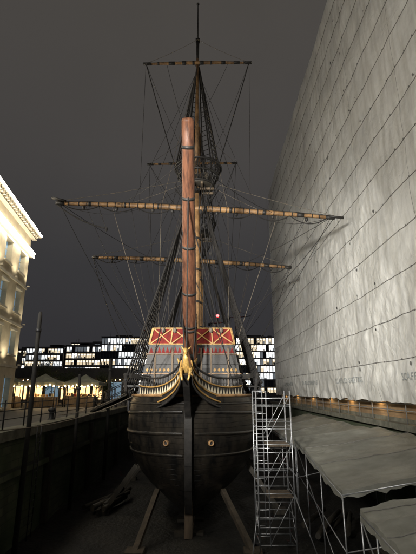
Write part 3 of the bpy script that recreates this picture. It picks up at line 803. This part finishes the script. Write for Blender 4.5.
# ------------------------------------------------------------ market stalls with warm lights
M['bulb']=emit('warm_bulb',(1,.70,.35),30)
M['shopwin']=emit('shop_window_glow',(1,.62,.26),2.4)
M['canvasw']=surf('stall_canvas',(.30,.31,.25),(.20,.21,.17),scale=2,rough=.8)
def stall(cx,cy,wd,dp,lit=True):
    m=MB().mat('iron')
    for sx in(-1,1):
        for sy in(-1,1): m.tube([(cx+sx*wd/2,cy+sy*dp/2,ST),(cx+sx*wd/2,cy+sy*dp/2,.75)],.05,6)
    m.mat('canvasw'); top_=Vector((cx,cy,1.55))
    cs=[Vector((cx+sx*(wd/2+.3),cy+sy*(dp/2+.3),.72)) for sx,sy in((-1,-1),(1,-1),(1,1),(-1,1))]
    for a,b in zip(cs,cs[1:]+cs[:1]):
        P=[]
        for i in range(9):
            e=a.lerp(b,i/8); P.append([e.lerp(top_,j/6)-Vector((0,0,.16*math.sin(math.pi*j/6))) for j in range(7)])
        m.grid(P); m.poly([a,b,b-Vector((0,0,.3)),a-Vector((0,0,.3))])
    m.mat('wood'); m.box((cx,cy,ST+.5),(wd*.8,dp*.6,1.0))
    rr=random.Random(int(cx*10))
    for k in range(9):
        m.mat(rr.choice(['white','red','dark','yellow','dark'])); m.box((cx-wd*.36+k*wd*.09,cy-dp*.2,ST+1.1+rr.uniform(0,.1)),(.16,.2,rr.uniform(.12,.35)))
    m.mat('bulb')
    for k in range(9): m.lathe((cx-wd/2+wd*k/8,cy-dp/2-.32,.36-.10*math.sin(k*1.6)),[(.001,-.08),(.075,0),(.001,.08)],8)
    m.obj('market_stall')
    if lit:
        L=bpy.data.lights.new('stall_light','POINT'); L.energy=170; L.color=(1,.70,.38); L.shadow_soft_size=.15
        o=bpy.data.objects.new('stall_light',L); o.location=(cx,cy-.3,.35); scene.collection.objects.link(o)
for k,(cx,cy) in enumerate(((-19.5,41),(-16,41.5),(-12.6,43.5),(-22,46),(-15.5,50))): stall(cx,cy,3,2.6,k<3)
rb=MB().mat('concrete'); rb.box((-24,60,.6),(26,6,4.5))
for k in range(12):
    rb.mat('shopwin' if k%4!=3 else 'winb'); rb.box((-35.6+k*2.1,56.97,-.1),(1.7,.04,2.2))
    rb.mat('iron'); rb.box((-35.6+k*2.1,56.9,.35),(1.7,.05,.06)); rb.box((-35.6+k*2.1,56.9,-.1),(.06,.05,2.2))
rb.mat('iron')
for k in range(13): rb.box((-36.6+k*2.1,56.9,.1),(.14,.16,2.9))
rb.box((-24,56.5,1.5),(26.4,1.2,.15)); 
rb.mat('bulb')
for k in range(44): rb.lathe((-36+k*.58,55.85,1.3-.22*abs(math.sin(k*.45))),[(.001,-.08),(.07,0),(.001,.08)],6)
rb.obj('restaurant_building')
M['leaf']=surf('foliage',(.06,.08,.035),(.025,.035,.015),bump=0)
def tree(x,y,h,cr,seed):
    rnd=random.Random(seed); m=MB().mat('dark'); zb=ST
    m.tube([(x,y,zb),(x+.1,y,zb+h*.3),(x,y+.1,zb+h*.6)],[.2,.15,.09],8)
    tips=[]
    for k in range(11):
        a=rnd.uniform(0,6.28); e=rnd.uniform(.3,1.2); r=cr*rnd.uniform(.6,1)
        p0=Vector((x,y,zb+h*rnd.uniform(.3,.6))); p1=p0+Vector((math.cos(a)*math.cos(e)*r,math.sin(a)*math.cos(e)*r,math.sin(e)*h*.42))
        m.tube([p0,p0.lerp(p1,.5)+Vector((0,0,.12)),p1],[.07,.045,.015],5); tips+=[p1,p0.lerp(p1,.6)]
    m.mat('leaf')
    for t in tips:
        for k in range(90):
            c=t+Vector((rnd.gauss(0,.4),rnd.gauss(0,.4),rnd.gauss(0,.33))); s=rnd.uniform(.05,.11)
            u=Vector((rnd.gauss(0,1),rnd.gauss(0,1),rnd.gauss(0,1))).normalized(); v=u.orthogonal().normalized()
            m.poly([c-u*s,c+v*s*.6,c+u*s,c-v*s*.6])
    m.obj('tree')
tree(-17.6,52,4.4,1.6,1); tree(-21,54,5.2,1.8,2); tree(-13.5,55,3.6,1.3,3)

# ------------------------------------------------------------ background buildings
M['lit1']=emit('office_light_white',(.92,.96,.97),1.05); M['lit2']=emit('office_light_warm',(1,.82,.56),.85); M['lit3']=emit('office_light_dim',(.50,.56,.62),.2)
M['lit4']=emit('office_light_bright',(1,.96,.87),2.4)
M['facade']=surf('office_cladding',(.16,.16,.17),(.10,.10,.11),scale=.4)
M['redlamp']=emit('red_lamp',(1,.03,.03),26)
def office(name,x0,x1,y,dep,zt,fh,ww,pl_,seed,style=0):
    rnd=random.Random(seed); m=MB().mat('concrete'); m.box(((x0+x1)/2,y+dep/2+.35,(zt+ST)/2),(x1-x0-.2,dep,zt-ST))
    nf=int((zt-ST)/fh); fh=(zt-ST)/nf; n=int((x1-x0)/ww); ww=(x1-x0)/n
    for f in range(nf):
        z=ST+f*fh; m.mat('facade'); m.box(((x0+x1)/2,y+.1,z+fh-.2),(x1-x0+.2,.7,.4))
        pf=pl_*rnd.choice([.6,.95,1.05,1.25]); run=0; kind='lit1'
        for c in range(n):
            if run<=0:
                run=rnd.randint(1,6); kind=rnd.choice(['lit1','lit4','lit2','lit2','lit3','lit1']) if rnd.random()<pf else 'glassd'
            run-=1
            x=x0+c*ww
            kk=kind if rnd.random()<.82 else rnd.choice(['lit3','lit2','glassd'])
            m.mat(kk)
            h0=z+.12 if style else z+.5
            ytop=z+fh-.42
            m.poly([(x+.1,y+.2,h0),(x+ww-.1,y+.2,h0),(x+ww-.1,y+.2,ytop),(x+.1,y+.2,ytop)])
            if kk in('lit1','lit4','lit2'):
                m.mat('lit4'); xx=x+ww*.2; m.poly([(xx,y+.18,ytop-.55),(xx+ww*.55,y+.18,ytop-.55),(xx+ww*.55,y+.18,ytop-.2),(xx,y+.18,ytop-.2)])
                if rnd.random()<.75:
                    m.mat(rnd.choice(['concrete','facade','lit3','lit2'])); hh=rnd.uniform(.3,1.3); a=rnd.uniform(.1,.4); b=rnd.uniform(.5,.9)
                    m.poly([(x+ww*a,y+.17,h0),(x+ww*b,y+.17,h0),(x+ww*b,y+.17,h0+hh),(x+ww*a,y+.17,h0+hh)])
            m.mat('facade'); m.box((x,y+.08,z+fh/2),(.14,.5,fh))
    m.mat('facade'); m.box((x1,y+.1,(zt+ST)/2),(.4,.6,zt-ST)); m.box(((x0+x1)/2,y+dep/2,zt+.2),(x1-x0+.6,dep+.8,.4))
    for k in range(rnd.randint(2,4)):
        px=rnd.uniform(x0+2,x1-2); m.mat('concrete'); m.box((px,y+dep*.4,zt+1.0),(rnd.uniform(2,5),4,1.4))
    m.mat('iron'); m.tube([(x0+3,y+3,zt),(x0+3,y+3,zt+3)],.08,5)
    m.obj(name)
office('office_building',-78,-62,178,18,17.5,2.7,1.3,1.0,11)
office('office_building',-61.5,-46.5,180,18,18.5,2.7,1.2,1.1,12)
office('office_building',-45.5,-25.5,176.8,20,21.8,2.8,1.2,1.2,13,style=1)
office('office_building',-24.5,-3,182,20,17.5,2.7,1.2,1.0,14)
office('office_building',-2,9,185,18,16,2.7,1.2,.9,15)
office('office_building',9.5,28.5,176.8,20,21.8,2.8,1.2,1.2,16,style=1)
office('office_building',29.5,60,182,20,18,3.0,1.6,.8,17)
office('office_building',-100,-79,182,20,17,2.8,1.4,.9,18)
office('office_building',-76,-36,230,20,25,3.0,1.6,.6,19)
office('office_building',-6,40,235,20,29,3.0,1.6,.5,20)
ct=MB().mat('concrete')
ct.box((-57,120,4),(5,5,12)); ct.box((-57,120,10.2),(5.6,5.6,.4)); ct.lathe((-57,120,10.4),[(2.0,0),(2.1,1.2),(1.8,2.2),(1.0,3.2),(.35,3.8),(.3,4.6),(.05,6.4)],16)
for s in(-1,1):
    for t in(-1,1): ct.lathe((-57+s*2.3,120+t*2.3,10.4),[(.4,0),(.35,1),(.02,2.2)],8)
ct.mat('tear')
for s in(-1,1): ct.box((-57+s*1.1,117.47,6.5),(1.0,.05,2.8))
ct.obj('church_tower')
def crane(x,y,zt,jl,jr,lamp):
    m=MB().mat('iron')
    for s in(-1,1):
        for t in(-1,1): m.tube([(x+s*.8,y+t*.8,ST),(x+s*.8,y+t*.8,zt)],.12,4)
    z=ST
    while z<zt-2:
        m.tube([(x-.8,y-.8,z),(x+.8,y-.8,z+2)],.07,4); m.tube([(x+.8,y+.8,z),(x-.8,y+.8,z+2)],.07,4); z+=2
    m.tube([(x,y,zt-1),(x+jr,y,zt)],.25,4) 
    m.tube([(x,y,zt+3.5),(x+jr,y,zt)],.07,4); m.tube([(x,y,zt+3.5),(x-jl,y,zt-1)],.07,4); m.tube([(x,y,zt-1),(x-jl,y,zt-1)],.3,4); m.box((x-jl,y,zt-2),(2,1.5,2))
    m.tube([(x,y,zt-1),(x,y,zt+3.5)],.3,4)
    m.mat('redlamp'); m.lathe((x,y,zt+3.9),[(.001,-1.0),(.75,-.6),(1.0,0),(.75,.6),(.001,1.0)],12)
    m.obj('tower_crane')
crane(18.4,262,46,5,9,0); crane(6.2,266,43,5,7,0)

# ------------------------------------------------------------ floodlights (masts out of frame)
def flood(x,y,z,target,energy,angle,col,blend=.6,soft=.35):
    m=MB().mat('iron'); m.tube([(x,y,ST),(x,y,z)],[.11,.07],10)
    d=(Vector(target)-Vector((x,y,z))).normalized()
    qq=d.to_track_quat('Y','Z').to_matrix(); m.box(Vector((x,y,z+.1))-d*.2,(.7,.25,.5),qq); m.box((x,y,ST+.15),(.4,.4,.3))
    m.obj('floodlight_mast')
    L=bpy.data.lights.new('floodlight','SPOT'); L.energy=energy; L.color=col; L.spot_size=R(angle); L.spot_blend=blend; L.shadow_soft_size=soft
    o=bpy.data.objects.new('floodlight',L); o.location=Vector((x,y,z+.1))+d*.1; o.rotation_euler=d.to_track_quat('-Z','Y').to_euler(); scene.collection.objects.link(o)
wc=(1,.965,.90)
flood(-6,-6,5.0,(9.5,50,4),78000,42,wc,blend=.95,soft=.7)
flood(-9,-2,6.0,(9.5,20,7),12500,88,wc,blend=.95,soft=.9)
flood(-12,9,6.0,(9.5,40,5),9500,76,wc,blend=.95,soft=1.6)  # extra soft flood added to blur the shadows on the sheeting
flood(-3.5,-6,4.5,(-1,24,12),1500,70,(1,.80,.55),blend=.9)
bl=MB()  # lamps added to brighten the brick strip, fittings hidden behind the sheeting
for k,y in enumerate((15,20,25,30,35,41,48,55)):
    bl.mat('iron'); bl.box((9.98,y,-.42),(.14,.35,.1)); bl.mat('bulb'); bl.box((9.97,y,-.49),(.10,.28,.03))
    L=bpy.data.lights.new('base_wall_fill_light','POINT'); L.energy=20; L.color=(1,.72,.36); L.shadow_soft_size=.2
    o=bpy.data.objects.new('base_wall_fill_light',L); o.location=(9.75,y,-.62); scene.collection.objects.link(o)
bl.obj('base_wall_fill_fitting')

# ------------------------------------------------------------ world
wd=bpy.data.worlds.new('World'); scene.world=wd; wd.use_nodes=True
n=wd.node_tree.nodes; l=wd.node_tree.links; bg=n['Background']
sky=n.new('ShaderNodeTexSky'); sky.sky_type='NISHITA'; sky.sun_disc=False; sky.sun_elevation=R(-6); sky.sun_rotation=R(200)
tc=n.new('ShaderNodeTexCoord'); sx=n.new('ShaderNodeSeparateXYZ'); l.new(tc.outputs['Generated'],sx.inputs[0])
rp=n.new('ShaderNodeValToRGB'); cr=rp.color_ramp
cr.elements[0].position=0; cr.elements[0].color=(.029,.028,.032,1); cr.elements[1].position=.75; cr.elements[1].color=(.068,.062,.056,1)
e=cr.elements.new(.28); e.color=(.039,.038,.040,1); e=cr.elements.new(.5); e.color=(.057,.053,.051,1)
l.new(sx.outputs[2],rp.inputs[0])
nz=n.new('ShaderNodeTexNoise'); nz.inputs['Scale'].default_value=1.6; nz.inputs['Detail'].default_value=4; l.new(tc.outputs['Generated'],nz.inputs['Vector'])
mr_=n.new('ShaderNodeMapRange'); mr_.inputs[3].default_value=.78; mr_.inputs[4].default_value=1.22; l.new(nz.outputs[0],mr_.inputs[0])
vm=n.new('ShaderNodeVectorMath'); vm.operation='SCALE'; l.new(rp.outputs[0],vm.inputs[0]); l.new(mr_.outputs[0],vm.inputs['Scale'])
sk=n.new('ShaderNodeVectorMath'); sk.operation='SCALE'; sk.inputs['Scale'].default_value=.05; l.new(sky.outputs[0],sk.inputs[0])
ad=n.new('ShaderNodeVectorMath'); ad.operation='ADD'; l.new(vm.outputs[0],ad.inputs[0]); l.new(sk.outputs[0],ad.inputs[1])
l.new(ad.outputs[0],bg.inputs[0]); bg.inputs[1].default_value=1.0
S=bpy.data.lights.new('added_faint_sun','SUN'); S.energy=.02; S.angle=R(15); S.color=(1,.95,.9)  # very weak moon-like sun lamp, added without a visible moon
so=bpy.data.objects.new('added_faint_sun',S); so.rotation_euler=(R(50),0,R(-40)); scene.collection.objects.link(so)

# ------------------------------------------------------------ camera
cd=bpy.data.cameras.new('camera'); cam=bpy.data.objects.new('camera',cd); scene.collection.objects.link(cam)
cd.sensor_fit='VERTICAL'; cd.sensor_height=24; cd.lens=24*410/554; cd.clip_end=5000; cd.clip_start=.1
cam.location=(0,0,0); cam.rotation_euler=(R(105.4),0,0); scene.camera=cam
scene.view_settings.view_transform='Standard'; scene.view_settings.look='None'; scene.view_settings.exposure=0
